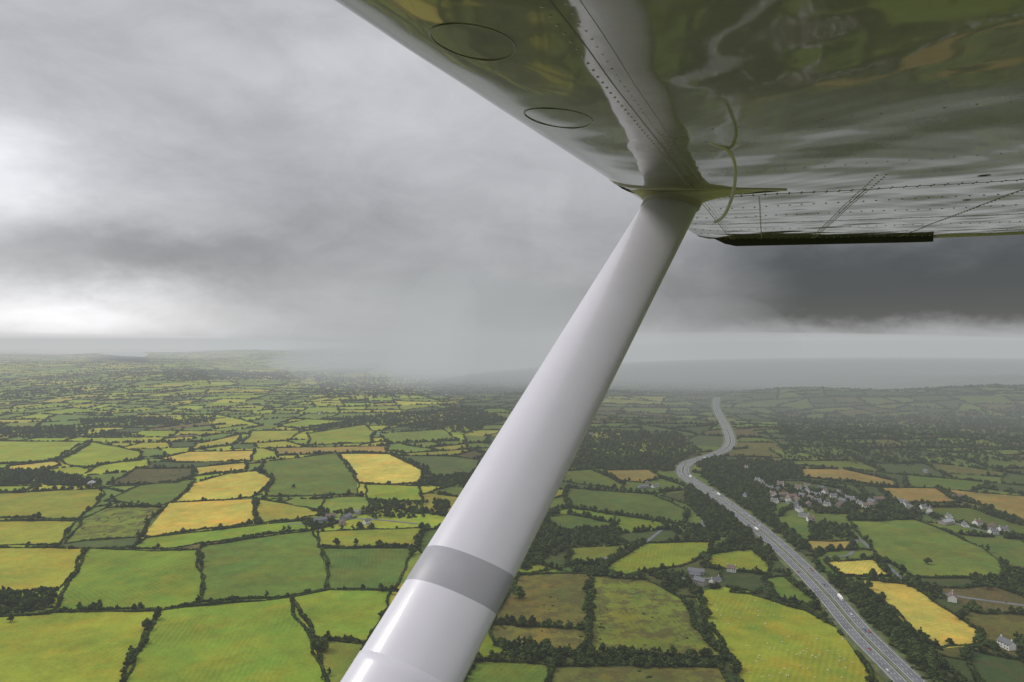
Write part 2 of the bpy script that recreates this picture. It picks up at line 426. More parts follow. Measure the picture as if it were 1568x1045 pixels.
def lump(V, F, MI, c, r, seed, sub=1, mi=0):
    bm = bmesh.new(); bmesh.ops.create_icosphere(bm, subdivisions=sub+1, radius=1)
    i0 = len(V)
    for v in bm.verts:
        k = 1+.55*mnoise.noise(v.co*1.9+Vector((seed, seed*2.1, 0)))+.2*R.uniform(-1, 1)
        V.append((c[0]+v.co.x*r[0]*k, c[1]+v.co.y*r[1]*k, c[2]+v.co.z*r[2]*k))
    for f in bm.faces: F.append([i0+v.index for v in f.verts]); MI.append(mi)
    bm.free()
def leafq(V, F, MI, c, s, mi=0):
    u = Vector((R.gauss(0, 1), R.gauss(0, 1), R.gauss(0, 1))).normalized()
    v = u.cross(Vector((R.gauss(0, 1), R.gauss(0, 1), R.gauss(0, 1)))).normalized()
    c = Vector(c); i0 = len(V)
    for a_, b_ in ((-1, -.6), (.7, -1), (1, .7), (-.5, 1)): V.append(tuple(c+u*a_*s+v*b_*s*.8))
    F.append([i0, i0+1, i0+2, i0+3]); MI.append(mi)
def tube(V, F, MI, p, q, r0, r1, mi, n=6):
    p = Vector(p); q = Vector(q); d = (q-p).normalized()
    u = d.orthogonal().normalized(); v = d.cross(u); i0 = len(V)
    for c, r in ((p, r0), (q, r1)):
        for k in range(n):
            an = 2*math.pi*k/n; V.append(tuple(c+u*math.cos(an)*r+v*math.sin(an)*r))
    for k in range(n): F.append([i0+k, i0+(k+1) % n, i0+n+(k+1) % n, i0+n+k]); MI.append(mi)
def make_tree(name, seed, wide=1.0, hgt=10.0):
    V, F, MI = [], [], []
    tube(V, F, MI, (0, 0, -.5), (.1, .05, hgt*.38), .5, .32, 1, 8)
    cs = []
    for k in range(11):
        an = k*2.4+seed; rr = R.uniform(.6, 2.9)*wide; z = hgt*(.34+.52*R.random()*(1-rr/6))
        c = (math.cos(an)*rr, math.sin(an)*rr, z); cs.append(c)
        tube(V, F, MI, (.1, .05, hgt*.3), c, .2, .05, 1, 5)
    cs.append((0, 0, hgt*.86))
    for i, c in enumerate(cs):
        r = R.uniform(1.1, 1.9)*wide
        lump(V, F, MI, c, (r, r, r*.8), seed+i*3.3)
        for _ in range(34):
            d = Vector((R.gauss(0, 1), R.gauss(0, 1), R.gauss(0, .9))).normalized()*r*R.uniform(.85, 1.45)
            leafq(V, F, MI, (c[0]+d.x, c[1]+d.y, c[2]+d.z*.85), R.uniform(.2, .42))
    return mesh_obj(name, V, F, [LEAF, BARK], midx=MI, link=False)
def make_bush(name, seed, hh=2.3):
    V, F, MI = [], [], []
    for k in range(4):
        c = ((k-1.5)*1.25+R.uniform(-.3, .3), R.uniform(-.35, .35), hh*.42)
        lump(V, F, MI, c, (1.15, 1.05, hh*.5*R.uniform(.75, 1.2)), seed+k*2)
        for _ in range(12):
            d = Vector((R.gauss(0, 1), R.gauss(0, 1), abs(R.gauss(0, 1)))).normalized()*R.uniform(.9, 1.35)
            leafq(V, F, MI, (c[0]+d.x, c[1]+d.y, c[2]+d.z), R.uniform(.15, .3))
    return mesh_obj(name, V, F, [LEAF], midx=MI, link=False)
veg = bpy.data.collections.new('vegetation_kinds')
protos = [make_bush('a_bush_1', 1.0), make_bush('a_bush_2', 5.0, 2.8), make_bush('a_bush_3', 9.0, 1.9),
          make_tree('b_tree_1', 2.0), make_tree('b_tree_2', 7.0, 1.2, 9), make_tree('b_tree_3', 11.0, .85, 11.5), make_tree('b_tree_4', 15.0, 1.35, 10)]
for o in protos: veg.objects.link(o)

class Scatter:
    def __init__(s): s.p = []; s.r = []; s.s = []; s.i = []
    def add(s, x, y, kind, rot, sc):
        s.p.append((x, y, hz(x, y))); s.r.append(rot); s.s.append(sc); s.i.append(kind)
    def build(s, name):
        me = bpy.data.meshes.new(name); me.from_pydata(s.p, [], [])
        a = me.attributes.new('rotz', 'FLOAT', 'POINT'); a.data.foreach_set('value', s.r)
        a = me.attributes.new('scl', 'FLOAT_VECTOR', 'POINT'); a.data.foreach_set('vector', [q for v in s.s for q in v])
        a = me.attributes.new('kind', 'INT', 'POINT'); a.data.foreach_set('value', s.i)
        o = bpy.data.objects.new(name, me); COL.objects.link(o)
        mod = o.modifiers.new('scatter', 'NODES'); mod.node_group = GN
def gn_tree():
    g = bpy.data.node_groups.new('scatter_vegetation', 'GeometryNodeTree')
    g.interface.new_socket('Geometry', in_out='INPUT', socket_type='NodeSocketGeometry')
    g.interface.new_socket('Geometry', in_out='OUTPUT', socket_type='NodeSocketGeometry')
    n = g.nodes; l = g.links
    gi = n.new('NodeGroupInput'); go = n.new('NodeGroupOutput'); ip = n.new('GeometryNodeInstanceOnPoints')
    ci = n.new('GeometryNodeCollectionInfo'); ci.inputs['Collection'].default_value = veg
    ci.inputs['Separate Children'].default_value = True; ci.inputs['Reset Children'].default_value = True
    def na(nm, ty):
        q = n.new('GeometryNodeInputNamedAttribute'); q.data_type = ty; q.inputs['Name'].default_value = nm; return q.outputs['Attribute']
    cx = n.new('ShaderNodeCombineXYZ'); l.new(na('rotz', 'FLOAT'), cx.inputs[2])
    l.new(gi.outputs[0], ip.inputs['Points']); l.new(ci.outputs[0], ip.inputs['Instance']); ip.inputs['Pick Instance'].default_value = True
    l.new(na('kind', 'INT'), ip.inputs['Instance Index']); l.new(cx.outputs[0], ip.inputs['Rotation']); l.new(na('scl', 'FLOAT_VECTOR'), ip.inputs['Scale'])
    l.new(ip.outputs[0], go.inputs[0]); return g
GN = gn_tree()

hs = Scatter(); ts = Scatter(); taken = set()
def tree_prob(x, y):
    a_ = x/max(y, 1)
    if a_ < -.15: return .05 if y < 1000 else .10 if y < 1700 else .15 if y < 4000 else .07
    return .18 if y < 900 else .28
def hedge_line(p, q, traced):
    L = math.dist(p, q)
    if L < 3: return
    mx, my = (p[0]+q[0])/2, (p[1]+q[1])/2; d = math.hypot(mx, my)
    if d < 1500: sp_, s = 3.2, 1.0
    elif d < 2600: sp_, s = 5.0, 1.3
    elif d < 4500: sp_, s = 8, 1.9
    elif d < 7500: sp_, s = 14, 2.5
    else: sp_, s = 30, 4.0
    k = int(L/sp_)+1; ux, uy = (q[0]-p[0])/L, (q[1]-p[1])/L; an = math.atan2(uy, ux); ph = R.uniform(0, 99)
    hk = R.uniform(.75, 1.6); woody = R.random() < (.2 if mx/my < -.15 else .45); wide = R.uniform(.8, 1.7)
    bow = R.uniform(-.035, .035)*L
    for i in range(k+1):
        t = min(L, i*sp_+R.uniform(-.5, .5))
        wob = (1.8*math.sin(t/23+ph)+.9*math.sin(t/9+ph*2)+bow*math.sin(math.pi*t/L)) if L > 40 else 0
        x = p[0]+ux*t-uy*wob; y = p[1]+uy*t+ux*wob
        if not wedge(x, y): continue
        if not traced and y < 3200 and in_traced(x, y): continue
        key = (int(x/(sp_*.8)), int(y/(sp_*.8)))
        if key in taken: continue
        taken.add(key)
        if road_dist(x, y) < 21 or near_house(x, y, 9): continue
        hk2 = hk*(1+.4*math.sin(t/17+ph*3))
        if R.random() > .04:
            hs.add(x, y, R.randrange(3), an+R.uniform(-.25, .25)+(math.pi if R.random() < .5 else 0), (s*1.05, min(s, 2.2)*wide*R.uniform(.8, 1.3), min(s, 1.5)*hk2*R.uniform(.75, 1.25)))
        pr = tree_prob(x, y)*(sp_/3.5)*(4.0 if woody else .55)
        if R.random() < min(pr, .8) and not near_house(x, y):
            q_ = R.uniform(.4, 1.1)*(1 if s < 2 else min(s*.55, 1.9))
            ts.add(x+R.uniform(-3, 3), y+R.uniform(-3, 3), 3+R.randrange(4), R.uniform(0, 6.28), (q_*R.uniform(.9, 1.2), q_*R.uniform(.9, 1.2), min(q_, 1.2)*R.uniform(.8, 1.1)))
for k, q in TP:
    for i in range(len(q)): hedge_line(q[i-1], q[i], True)
for a_, b_ in hedges: hedge_line(a_, b_, False)

# woods and copses
WOODS = [([(-90,906),(85,906),(72,934),(-90,946)], 1), ([(-90,720),(60,718),(155,735),(150,743),(60,741),(-90,737)], .8),
 ([(560,768),(640,768),(690,765),(690,790),(570,792)], .45), ([(1240,855),(1275,880),(1325,900),(1405,975),(1500,1070),(1440,1070),(1375,1005),(1300,925),(1262,890)], 1),
 ([(1080,706),(1180,702),(1200,740),(1182,790),(1235,830),(1222,845),(1165,795),(1105,752),(1075,728)], 1),
 ([(760,790),(840,780),(930,800),(960,830),(870,838),(800,872),(770,850)], .8), ([(870,868),(930,872),(960,880),(900,886),(870,885)], .9),
 ([(830,655),(1040,660),(1072,688),(1040,705),(940,705),(850,690)], .7), ([(1480,884),(1568,872),(1680,900),(1680,960),(1540,930)], .8),
 ([(1500,985),(1680,960),(1680,1060),(1570,1010)], .8), ([(470,642),(720,622),(780,640),(720,662),(560,648),(480,660)], .6),
 ([(1240,797),(1298,803),(1310,825),(1240,825)], .8), ([(120,640),(330,635),(330,645),(130,655)], .6), ([(-90,655),(100,650),(230,668),(-90,670)], .7),
 ([(1190,640),(1600,630),(1600,705),(1380,712),(1200,700)], .5), ([(750,985),(870,992),(1000,1005),(1105,1008),(1105,1018),(760,1010)], .9),
 ([(990,872),(1050,876),(1060,905),(1020,902)], .8), ([(1045,806),(1085,800),(1100,826),(1050,826)], .9), ([(860,700),(1040,705),(1045,720),(860,714)], .6),
 ([(1180,705),(1222,712),(1228,732),(1190,732)], .9), ([(1290,758),(1395,772),(1400,792),(1300,792)], .6), ([(1190,738),(1290,744),(1340,765),(1300,785),(1240,785)], .7),
 ([(1340,858),(1395,885),(1440,905),(1430,915),(1370,885)], .7), ([(760,900),(800,895),(810,930),(770,935)], .8), ([(460,785),(570,780),(575,808),(465,806)], .5),
 ([(655,715),(735,726),(735,745),(645,742)], .6), ([(1050,740),(1150,800),(1205,850),(1185,858),(1120,835),(1050,770)], .85), ([(1200,870),(1262,935),(1285,960),(1225,928)], .3),
 ([(250,575),(440,570),(470,580),(250,588)], .35), ([(0,600),(200,590),(220,596),(0,612)], .3), ([(480,575),(760,572),(780,600),(500,610)], .4),
 ([(1064,704),(1112,700),(1110,716),(1070,714)], 1), ([(1400,770),(1568,815),(1568,825),(1400,785)], .4)]
for pl_, dens in WOODS:
    q = [gp(*p) for p in pl_]; x0 = min(p[0] for p in q); x1 = max(p[0] for p in q); y0 = min(p[1] for p in q); y1 = max(p[1] for p in q)
    d = (y0+y1)/2; sp_ = 6.0 if d < 1700 else 9 if d < 3500 else 22
    N = min(int((x1-x0)*(y1-y0)/(sp_*sp_)*dens*1.1), 9000)
    for _ in range(N):
        x, y = R.uniform(x0, x1), R.uniform(y0, y1)
        if not inpoly(x, y, q) or road_dist(x, y) < 21 or near_house(x, y): continue
        if mnoise.noise(Vector((x/60, y/60, dens*9))) > .1+dens*.6: continue
        if dens < .99 and in_traced(x, y): continue
        k = R.uniform(.4, 1.05)*(1 if sp_ < 10 else 1.9)
        ts.add(x, y, 3+R.randrange(4), R.uniform(0, 6.28), (k*1.05, k*1.05, k*R.uniform(.75, 1.1)/(1 if sp_ < 10 else 1.5)))
        if sp_ < 7 and R.random() < .6: hs.add(x+R.uniform(-4, 4), y+R.uniform(-4, 4), R.randrange(3), R.uniform(0, 6.28), (1.3, 1.5, 1.2))
# scrub dotted over the rough fields
for k, q in TP:
    if k in 'RBS':
        x0 = min(p[0] for p in q); x1 = max(p[0] for p in q); y0 = min(p[1] for p in q); y1 = max(p[1] for p in q)
        for _ in range(int((x1-x0)*(y1-y0)/260)):
            x, y = R.uniform(x0, x1), R.uniform(y0, y1)
            if inpoly(x, y, q) and mnoise.noise(Vector((x/28, y/28, 3))) > .12:
                z = R.uniform(.25, .7); hs.add(x, y, R.randrange(3), R.uniform(0, 6.28), (z, z*1.3, z))
hs.build('hedgerow'); ts.build('distant_woodland')
print('hedge', len(hs.p), 'trees', len(ts.p), 'fields', len(FF))
# single trees standing out in the fields
for i, (px, py, s) in enumerate([(310,857,1.25),(225,962,1.35),(303,922,1.0),(493,995,1.3),(122,930,.8),(1421,862,1.1),(1103,988,1.1),(515,833,1.1),(545,832,1.0),(581,834,1.15),
        (905,1003,1.3),(795,915,1.5),(16,950,.9),(950,1002,.9),(1000,800,1.0),(1060,1010,1.1),(1330,900,1.2),(1165,905,.9),(470,800,1.0),(450,745,.8),(1190,800,1.1),(1512,900,1.3)]):
    x, y = gp(px, py); o = bpy.data.objects.new('oak_tree', protos[3+i % 4].data); COL.objects.link(o)
    o.location = (x, y, hz(x, y)+.2); o.rotation_euler = (0, 0, i*1.7); o.scale = (s, s, s*.95)

# ------------------------------------------------------------ roads
def ribbon(line, off, wd, z, V, F):
    i0 = len(V); n = len(line)
    for i, p in enumerate(line):
        t = (line[min(i+1, n-1)]-line[max(i-1, 0)]).normalized(); nn = Vector((t.y, -t.x, 0))
        for o in (off-wd/2, off+wd/2):
            q = p+nn*o; V.append((q.x, q.y, hz(p.x, p.y)+z+(1.5 if p.y > 2300 else 0)))
    for i in range(n-1): F.append((i0+2*i, i0+2*i+1, i0+2*i+3, i0+2*i+2))
ASPH = simple_mat('asphalt', (.12, .125, .135), .8, .18, .05)
LINE = simple_mat('road_paint', (.75, .75, .72), .6, .1, 1)
VERG = simple_mat('verge_grass', (.075, .095, .024), .95, .35, .08)
STEEL = simple_mat('galvanised_steel', (.4, .41, .42), .4, .1, 1)
mw = empty('motorway')
V, F = [], []; ribbon(MW, 0, 42, .45, V, F); mesh_obj('verge', V, F, VERG, mw)
V, F = [], []; ribbon(MW, -8.0, 11.6, .56, V, F); ribbon(MW, 8.0, 11.6, .56, V, F); mesh_obj('carriageways', V, F, ASPH, mw)
V, F = [], []
for o in (-13.2, -2.9, 2.9, 13.2): ribbon(MW, o, .28, .62, V, F)
fine = smooth_line([(v.x, v.y) for v in MW[::4]], 3)
for o in (-8.6, -5.6, 8.6, 5.6):
    for i in range(0, len(fine)-3, 3): ribbon(fine[i:i+2], o, .22, .62, V, F)
mesh_obj('lane_markings', V, F, LINE, mw)
V, F = [], []
for o in (-.6, .6, -14.6, 14.6):
    n = len(MW); i0 = len(V)
    for i, p in enumerate(MW):
        t = (MW[min(i+1, n-1)]-MW[max(i-1, 0)]).normalized(); q = p+Vector((t.y, -t.x, 0))*o
        V += [(q.x, q.y, hz(q.x, q.y)+.8), (q.x, q.y, hz(q.x, q.y)+1.3)]
    for i in range(n-1): F.append((i0+2*i, i0+2*i+2, i0+2*i+3, i0+2*i+1))
mesh_obj('crash_barriers', V, F, STEEL, mw)
LANES = [[(1165,730),(1185,752),(1215,775),(1245,797),(1300,815),(1330,835),(1350,855),(1385,885),(1450,908),(1568,925)], [(1312,822),(1300,848),(1262,850)],
 [(868,862),(930,852),(985,830),(1020,805),(1045,800)], [(1058,748),(1072,775),(1078,810)], [(1010,888),(1045,884),(1100,884)], [(440,800),(480,800),(545,792),(640,800)],
 [(1222,745),(1260,762),(1330,772),(1400,778),(1480,805),(1568,822)]]
for L_ in LANES:
    ln = smooth_line([gp(*p) for p in L_], 15); V, F = [], []; ribbon(ln, 0, 5.5, .38, V, F)
    ln_o = mesh_obj('country_lane', V, F, ASPH)

# water in the distance
WAT = simple_mat('estuary_water', (.25, .27, .29), .15, .1, .001)
V = []
for px, py in [(150,540),(175,537.0),(215,536.6),(228,540),(222,545),(185,543.5)]:
    d = (H-95)*1045/(py-520); V.append(((px-784)/1045*d, d, 100))
mesh_obj('estuary', V, [list(range(len(V)))], WAT)

# ------------------------------------------------------------ houses
WALLW = simple_mat('white_render', (.78, .77, .73), .85, .08, 1); WALLB = simple_mat('stone_wall', (.32, .29, .26), .9, .25, 1.5)
SLATE = simple_mat('slate_roof', (.11, .115, .13), .6, .25, 1.5); TILE = simple_mat('brown_tile_roof', (.15, .10, .08), .8, .25, 1.5)
GLASS = simple_mat('window_glass', (.03, .035, .04), .1, .1, 1); DOORM = simple_mat('door_paint', (.08, .12, .16), .5, .1, 1)
SHEET = simple_mat('steel_sheet_roof', (.26, .28, .29), .5, .2, .6)
def boxg(V, F, x0, x1, y0, y1, z0, z1):
    i = len(V); V += [(x, y, z) for z in (z0, z1) for x, y in ((x0, y0), (x1, y0), (x1, y1), (x0, y1))]
    F += [[i+k for k in f] for f in ((3, 2, 1, 0), (4, 5, 6, 7), (0, 1, 5, 4), (1, 2, 6, 5), (2, 3, 7, 6), (3, 0, 4, 7))]
def house_data(tag, Lx, Wy, eav, rid, wall, roof, barn=False):
    parts = {}
    a_, b_ = Lx/2, Wy/2
    V = [(-a_, -b_, 0), (a_, -b_, 0), (a_, b_, 0), (-a_, b_, 0), (-a_, -b_, eav), (a_, -b_, eav), (a_, b_, eav), (-a_, b_, eav), (-a_, 0, rid), (a_, 0, rid)]
    parts['walls'] = (V, [(0, 1, 5, 4), (2, 3, 7, 6), (1, 2, 6, 9, 5), (3, 0, 4, 8, 7)], wall)
    V = []; F = []; k = (rid-eav)/b_
    for s in (-1, 1):
        i = len(V)
        for x in (-a_-.35, a_+.35):
            for yy, zz in ((0, rid+.03), (s*(b_+.45), eav-.45*k+.03), (s*(b_+.45), eav-.45*k+.25), (0, rid+.27)): V.append((x, yy, zz))
        F += [(i, i+1, i+5, i+4), (i+1, i+2, i+6, i+5), (i+2, i+3, i+7, i+6), (i, i+3, i+2, i+1), (i+4, i+5, i+6, i+7)]
    parts['roof'] = (V, F, roof)
    V = []; F = []
    if not barn:
        for s in (-1, 1):
            for z in ((1, 3.5) if eav > 4 else (1,)):
                for x in (-.72, -.3, .3, .72): boxg(V, F, a_*x-.6, a_*x+.6, s*b_-.03, s*b_+.03, z, z+1.2)
        parts['windows'] = (V, F, GLASS)
        V = []; F = []; boxg(V, F, -.5, .5, -b_-.05, -b_+.03, 0, 2.1); parts['door'] = (V, F, DOORM)
        V = []; F = []
        for s in (-1, 1): boxg(V, F, s*(a_-.8)-.45, s*(a_-.8)+.45, -.4, .4, rid-.8, rid+1.2)
        parts['chimneys'] = (V, F, wall)
    else:
        boxg(V, F, a_-.03, a_+.05, -b_*.45, b_*.45, 0, eav*.85); parts['doors'] = (V, F, DOORM)
    out = {}
    for k_, (v, f, m) in parts.items():
        me = bpy.data.meshes.new(tag+'_'+k_); me.from_pydata(v, [], [tuple(x) for x in f]); me.materials.append(m); me.update(); out[k_] = me
    return out
HD = {'white_house': [house_data('wh', 12, 7.5, 5, 8, WALLW, SLATE), house_data('wh2', 16, 8, 3, 6, WALLW, SLATE), house_data('wh3', 11, 8, 5, 8.2, WALLW, TILE)],
      'stone_house': [house_data('sh', 13, 7.5, 5, 8.2, WALLB, SLATE), house_data('sh2', 18, 8, 3.5, 6.4, WALLB, TILE)],
      'barn': [house_data('bn', 26, 13, 5, 8, WALLB, SHEET, True), house_data('bn2', 20, 10, 4, 6.5, SHEET, SLATE, True)]}
def house(kind, px, py, rot=None, s=1):
    x, y = gp(px, py); e_ = empty(kind, (x, y, hz(x, y)+.4), R.uniform(0, 3.14) if rot is None else rot); e_.scale = (s, s, s)
    for k_, me in R.choice(HD[kind]).items():
        o = bpy.data.objects.new(k_, me); COL.objects.link(o); o.parent = e_
for x, y, k in HL2: house(k, x, y, s=R.uniform(.9, 1.15))

# ------------------------------------------------------------ vehicles
def loft_box(V, F, MI, secs, mi):
    """secs: list of (x, halfwidth, z0, z1)"""
    i0 = len(V)
    for x, hw_, z0, z1 in secs: V += [(x, -hw_, z0), (x, hw_, z0), (x, hw_*.94, z1), (x, -hw_*.94, z1)]
    n = len(secs)
    for i in range(n-1):
        for k in range(4): F.append([i0+4*i+k, i0+4*i+(k+1) % 4, i0+4*i+4+(k+1) % 4, i0+4*i+4+k]); MI.append(mi)
    F.append([i0, i0+3, i0+2, i0+1]); MI.append(mi); j = i0+4*(n-1); F.append([j, j+1, j+2, j+3]); MI.append(mi)
TYRE = simple_mat('tyre', (.02, .02, .02), .9, .1, 1)
def wheels(V, F, MI, xs_, w_, r, mi):
    for x in xs_:
        for s in (-1, 1):
            tube(V, F, MI, (x, s*(w_-.22), r), (x, s*w_, r), r, r, mi, 12)
            i = len(V); V += [(x+r*math.cos(a_*math.pi/6), s*w_+s*.002, r+r*math.sin(a_*math.pi/6)) for a_ in range(12)]; F.append(list(range(i, i+12))); MI.append(mi)
def car_mesh(nm, paint):
    V, F, MI = [], [], []
    loft_box(V, F, MI, [(-2.15, .7, .45, .75), (-2.0, .86, .3, .9), (-.9, .9, .28, .95), (.8, .9, .28, 1.0), (2.0, .86, .3, 1.0), (2.15, .75, .45, .85)], 0)
    loft_box(V, F, MI, [(-1.05, .78, .94, .97), (-.35, .74, .95, 1.40), (1.0, .72, .97, 1.42), (1.8, .74, .98, 1.02)], 1)
    loft_box(V, F, MI, [(-.3, .66, 1.39, 1.44), (1.0, .66, 1.41, 1.46)], 0)
    wheels(V, F, MI, (-1.35, 1.35), .9, .32, 2)
    o = mesh_obj(nm, V, F, [paint, GLASS, TYRE], midx=MI, link=False); return o.data
def lorry_mesh(nm, paint):
    V, F, MI = [], [], []
    loft_box(V, F, MI, [(-7.6, 1.15, .5, 2.4), (-7.3, 1.22, .5, 3.2), (-5.6, 1.22, .5, 3.3)], 0)
    loft_box(V, F, MI, [(-7.66, 1.0, 1.7, 2.5), (-7.6, 1.0, 1.7, 2.5)], 1)
    loft_box(V, F, MI, [(-5.2, 1.25, 1.1, 3.9), (7.4, 1.25, 1.1, 3.9)], 3)
    wheels(V, F, MI, (-6.6, -3.6, 4.4, 5.7), 1.2, .5, 2)
    o = mesh_obj(nm, V, F, [paint, GLASS, TYRE, WALLW], midx=MI, link=False); return o.data
paints = [simple_mat('paint_'+k, c, .3, .03, 1) for k, c in (('white', (.8, .8, .8)), ('silver', (.45, .46, .48)), ('red', (.4, .03, .02)), ('blue', (.03, .06, .2)), ('black', (.02, .02, .022)))]
cars = [car_mesh('car_'+str(i), p) for i, p in enumerate(paints)]; lor = lorry_mesh('lorry_m', paints[0])
mid = [i for i, p in enumerate(MW) if 560 < p.y < 1900]
for j in range(36):
    i = mid[int(R.random()*(len(mid)-2))]; p = MW[i]; t = (MW[i+1]-MW[i-1]).normalized(); nn = Vector((t.y, -t.x, 0))
    o_ = R.choice((-10, -7, 7, 10)); q = p+nn*o_+t*R.uniform(-5, 5)
    L_ = R.random() < .14
    ob = bpy.data.objects.new('lorry' if L_ else 'car', lor if L_ else R.choice(cars+cars[:2])); COL.objects.link(ob)
    an = math.atan2(t.y, t.x)+(math.pi if o_ < 0 else 0); ob.location = (q.x, q.y, hz(q.x, q.y)+.58); ob.rotation_euler = (0, 0, an)

# sheep
WOOL = simple_mat('wool', (.7, .67, .6), .95, .1, 5)
V, F, MI = [], [], []
lump(V, F, MI, (0, 0, .65), (.55, .3, .3), 3, 1, 0); lump(V, F, MI, (.68, 0, .85), (.2, .11, .13), 5, 0, 0); tube(V, F, MI, (.4, 0, .75), (.62, 0, .85), .16, .11, 0)
for x in (-.32, .32):
    for y in (-.14, .14): tube(V, F, MI, (x, y, 0), (x, y, .5), .04, .07, 0, 5)
shm = mesh_obj('sheep_m', V, F, [WOOL], midx=MI, link=False).data
fl = empty('flock_of_sheep')
for j in range(60):
    if j < 42: x, y = gp(R.uniform(1140, 1310), R.uniform(955, 1040))
    else: x, y = gp(R.uniform(1080, 1200), R.uniform(915, 960))
    if not inpoly(x, y, TP[40][1]): continue
    o = bpy.data.objects.new('sheep_%d' % j, shm); COL.objects.link(o); o.parent = fl; o.location = (x, y, .3); o.rotation_euler = (0, 0, R.uniform(0, 6)); o.scale = (1.2, 1.2, 1.2)

# ------------------------------------------------------------ aircraft wing and strut
S = Vector((.345, .935, .085)).normalized(); C = Vector((.938, -.346, -.014)); C = (C-S*C.dot(S)).normalized()
U = C.cross(S).normalized()
if U.z < 0: U = -U
O = Vector((0, 0, H)); HW = .30
def wp(s, c, u): return O+S*s+C*c+U*u
def paint_mat(name, col, rough, ior, bump=0.0, coat=0.0, dirt=.12):
    m, t, b = new_mat(name)
    tc = t.node('ShaderNodeTexCoord'); P = t.VM('SUBTRACT', tc.outputs['Object'], tuple(O))
    n = t.noise(P, 3.0, 6, .6); n2 = t.noise(P, 28, 4, .7)
    f = t.M('ADD', t.M('MULTIPLY', n, .7), t.M('MULTIPLY', n2, .3))
    t.l.new(t.mix(t.ramp(f, .35, .65), c4(tuple(x*(1-dirt) for x in col)), c4(col)), b.inputs['Base Color'])
    t.l.new(t.M('ADD', rough*.7, t.M('MULTIPLY', n, rough*.6)), b.inputs['Roughness'])
    b.inputs['IOR'].default_value = ior; b.inputs['Coat Weight'].default_value = coat; b.inputs['Coat Roughness'].default_value = .06
    if bump:
        bp = t.node('ShaderNodeBump'); bp.inputs['Strength'].default_value = bump; bp.inputs['Distance'].default_value = .002
        t.l.new(t.noise(P, 7.0, 2, .4), bp.inputs['Height']); t.l.new(bp.outputs[0], b.inputs['Normal'])
    return m
WINGP = paint_mat('wing_paint', (.27, .255, .245), .05, 2.05, .15, 0, .18)
STRP = paint_mat('strut_paint', (.75, .74, .82), .34, 1.5, 0, .22, .05)
CREAM = paint_mat('fairing_paint', (.62, .57, .54), .3, 1.5, 0, .25, .15)
GREYP = paint_mat('grey_tape', (.43, .43, .48), .4, 1.45); DARK = simple_mat('plain_black', (.015, .015, .016), .5, .1, 5)  # black for the tip strip and drain holes
low = [(-.512, .085), (-.511, .070), (-.504, .054), (-.488, .038), (-.46, .024), (-.42, .013), (-.36, .005), (-.28, .001), (-.2, 0)]
def ulow(c):
    if c >= -.2: return .018*sstep(.9, 2.0, c)
    for (a_, b_), (d_, e_) in zip(low, low[1:]):
        if a_ <= c <= d_: return b_+(e_-b_)*(c-a_)/(d_-a_)
    return .085
def ripple(s, c):
    k = sstep(-.46, -.25, c)
    r = .0015*math.sin(s*7.9+1.1*math.sin(c*5))*math.sin(c*7.0+.8+.7*math.sin(s*3.1))
    r += .0009*math.sin(s*17+3*c)*math.sin(c*13-2*s)+.0016*math.sin(s*2.3+1)*math.sin(c*3.2+2*s)
    r += .00022*math.sin(s*41+5*math.sin(c*6))*math.sin(c*31+4*math.sin(s*5))
    return r*(.5+.5*k)-.022*sstep(2.6, 5.4, s)*max(0, c+.36)
wing = empty('aircraft_wing')
cfine = []
for a_, b_ in zip(low, low[1:]):
    for k in range(4): cfine.append((a_[0]+(b_[0]-a_[0])*k/4, a_[1]+(b_[1]-a_[1])*k/4))
c_ = -.2
while c_ < 1.9: cfine.append((c_, ulow(c_))); c_ += .018
cfine.append((1.9, ulow(1.9)))
for _ in range(6):
    cfine = [cfine[0]]+[((cfine[i-1][0]+2*cfine[i][0]+cfine[i+1][0])/4, (cfine[i-1][1]+2*cfine[i][1]+cfine[i+1][1])/4) for i in range(1, len(cfine)-1)]+[cfine[-1]]
STIP = 5.42
svals = [-1.2+i*.02 for i in range(int((STIP+1.2)/.02)+1)]
V, F = [], []
for s in svals:
    tk = sstep(STIP-.35, STIP, s)
    for i, (c, u) in enumerate(cfine):
        cc = c+(tk**2*.14 if c < .2 else 0)*(1-(c+.512)/.72 if c < .2 else 0)
        V.append(wp(s, cc, HW+u+ripple(s, c)+tk**2*.004))
n = len(cfine)
for j in range(len(svals)-1):
    for i in range(n-1): F.append((j*n+i, (j+1)*n+i, (j+1)*n+i+1, j*n+i+1))
mesh_obj('lower_skin', V, F, WINGP, wing, smooth=True)
up = [(-.512, .085), (-.505, .115), (-.47, .15), (-.4, .18), (-.2, .215), (.2, .23), (.8, .19), (1.4, .11), (1.9, .03)]
V, F = [], []
for s in (-1.2, STIP):
    for c, u in up: V.append(wp(s, c, HW+u))
n = len(up)
for i in range(n-1): F.append((i, i+1, n+i+1, n+i))
i0 = len(V)
for c, u in up: V.append(wp(STIP, c, HW+u))
for c, u in reversed(up[:-1]): V.append(wp(STIP, c, HW+ulow(c)+ripple(STIP, c)))
F.append(list(range(i0, len(V))))
i0 = len(V); V += [wp(-1.2, 1.9, HW+.03), wp(STIP, 1.9, HW+.03), wp(STIP, 1.9, HW-.03), wp(-1.2, 1.9, HW+.015)]; F.append((i0, i0+1, i0+2, i0+3))
mesh_obj('upper_skin', V, F, WINGP, wing)
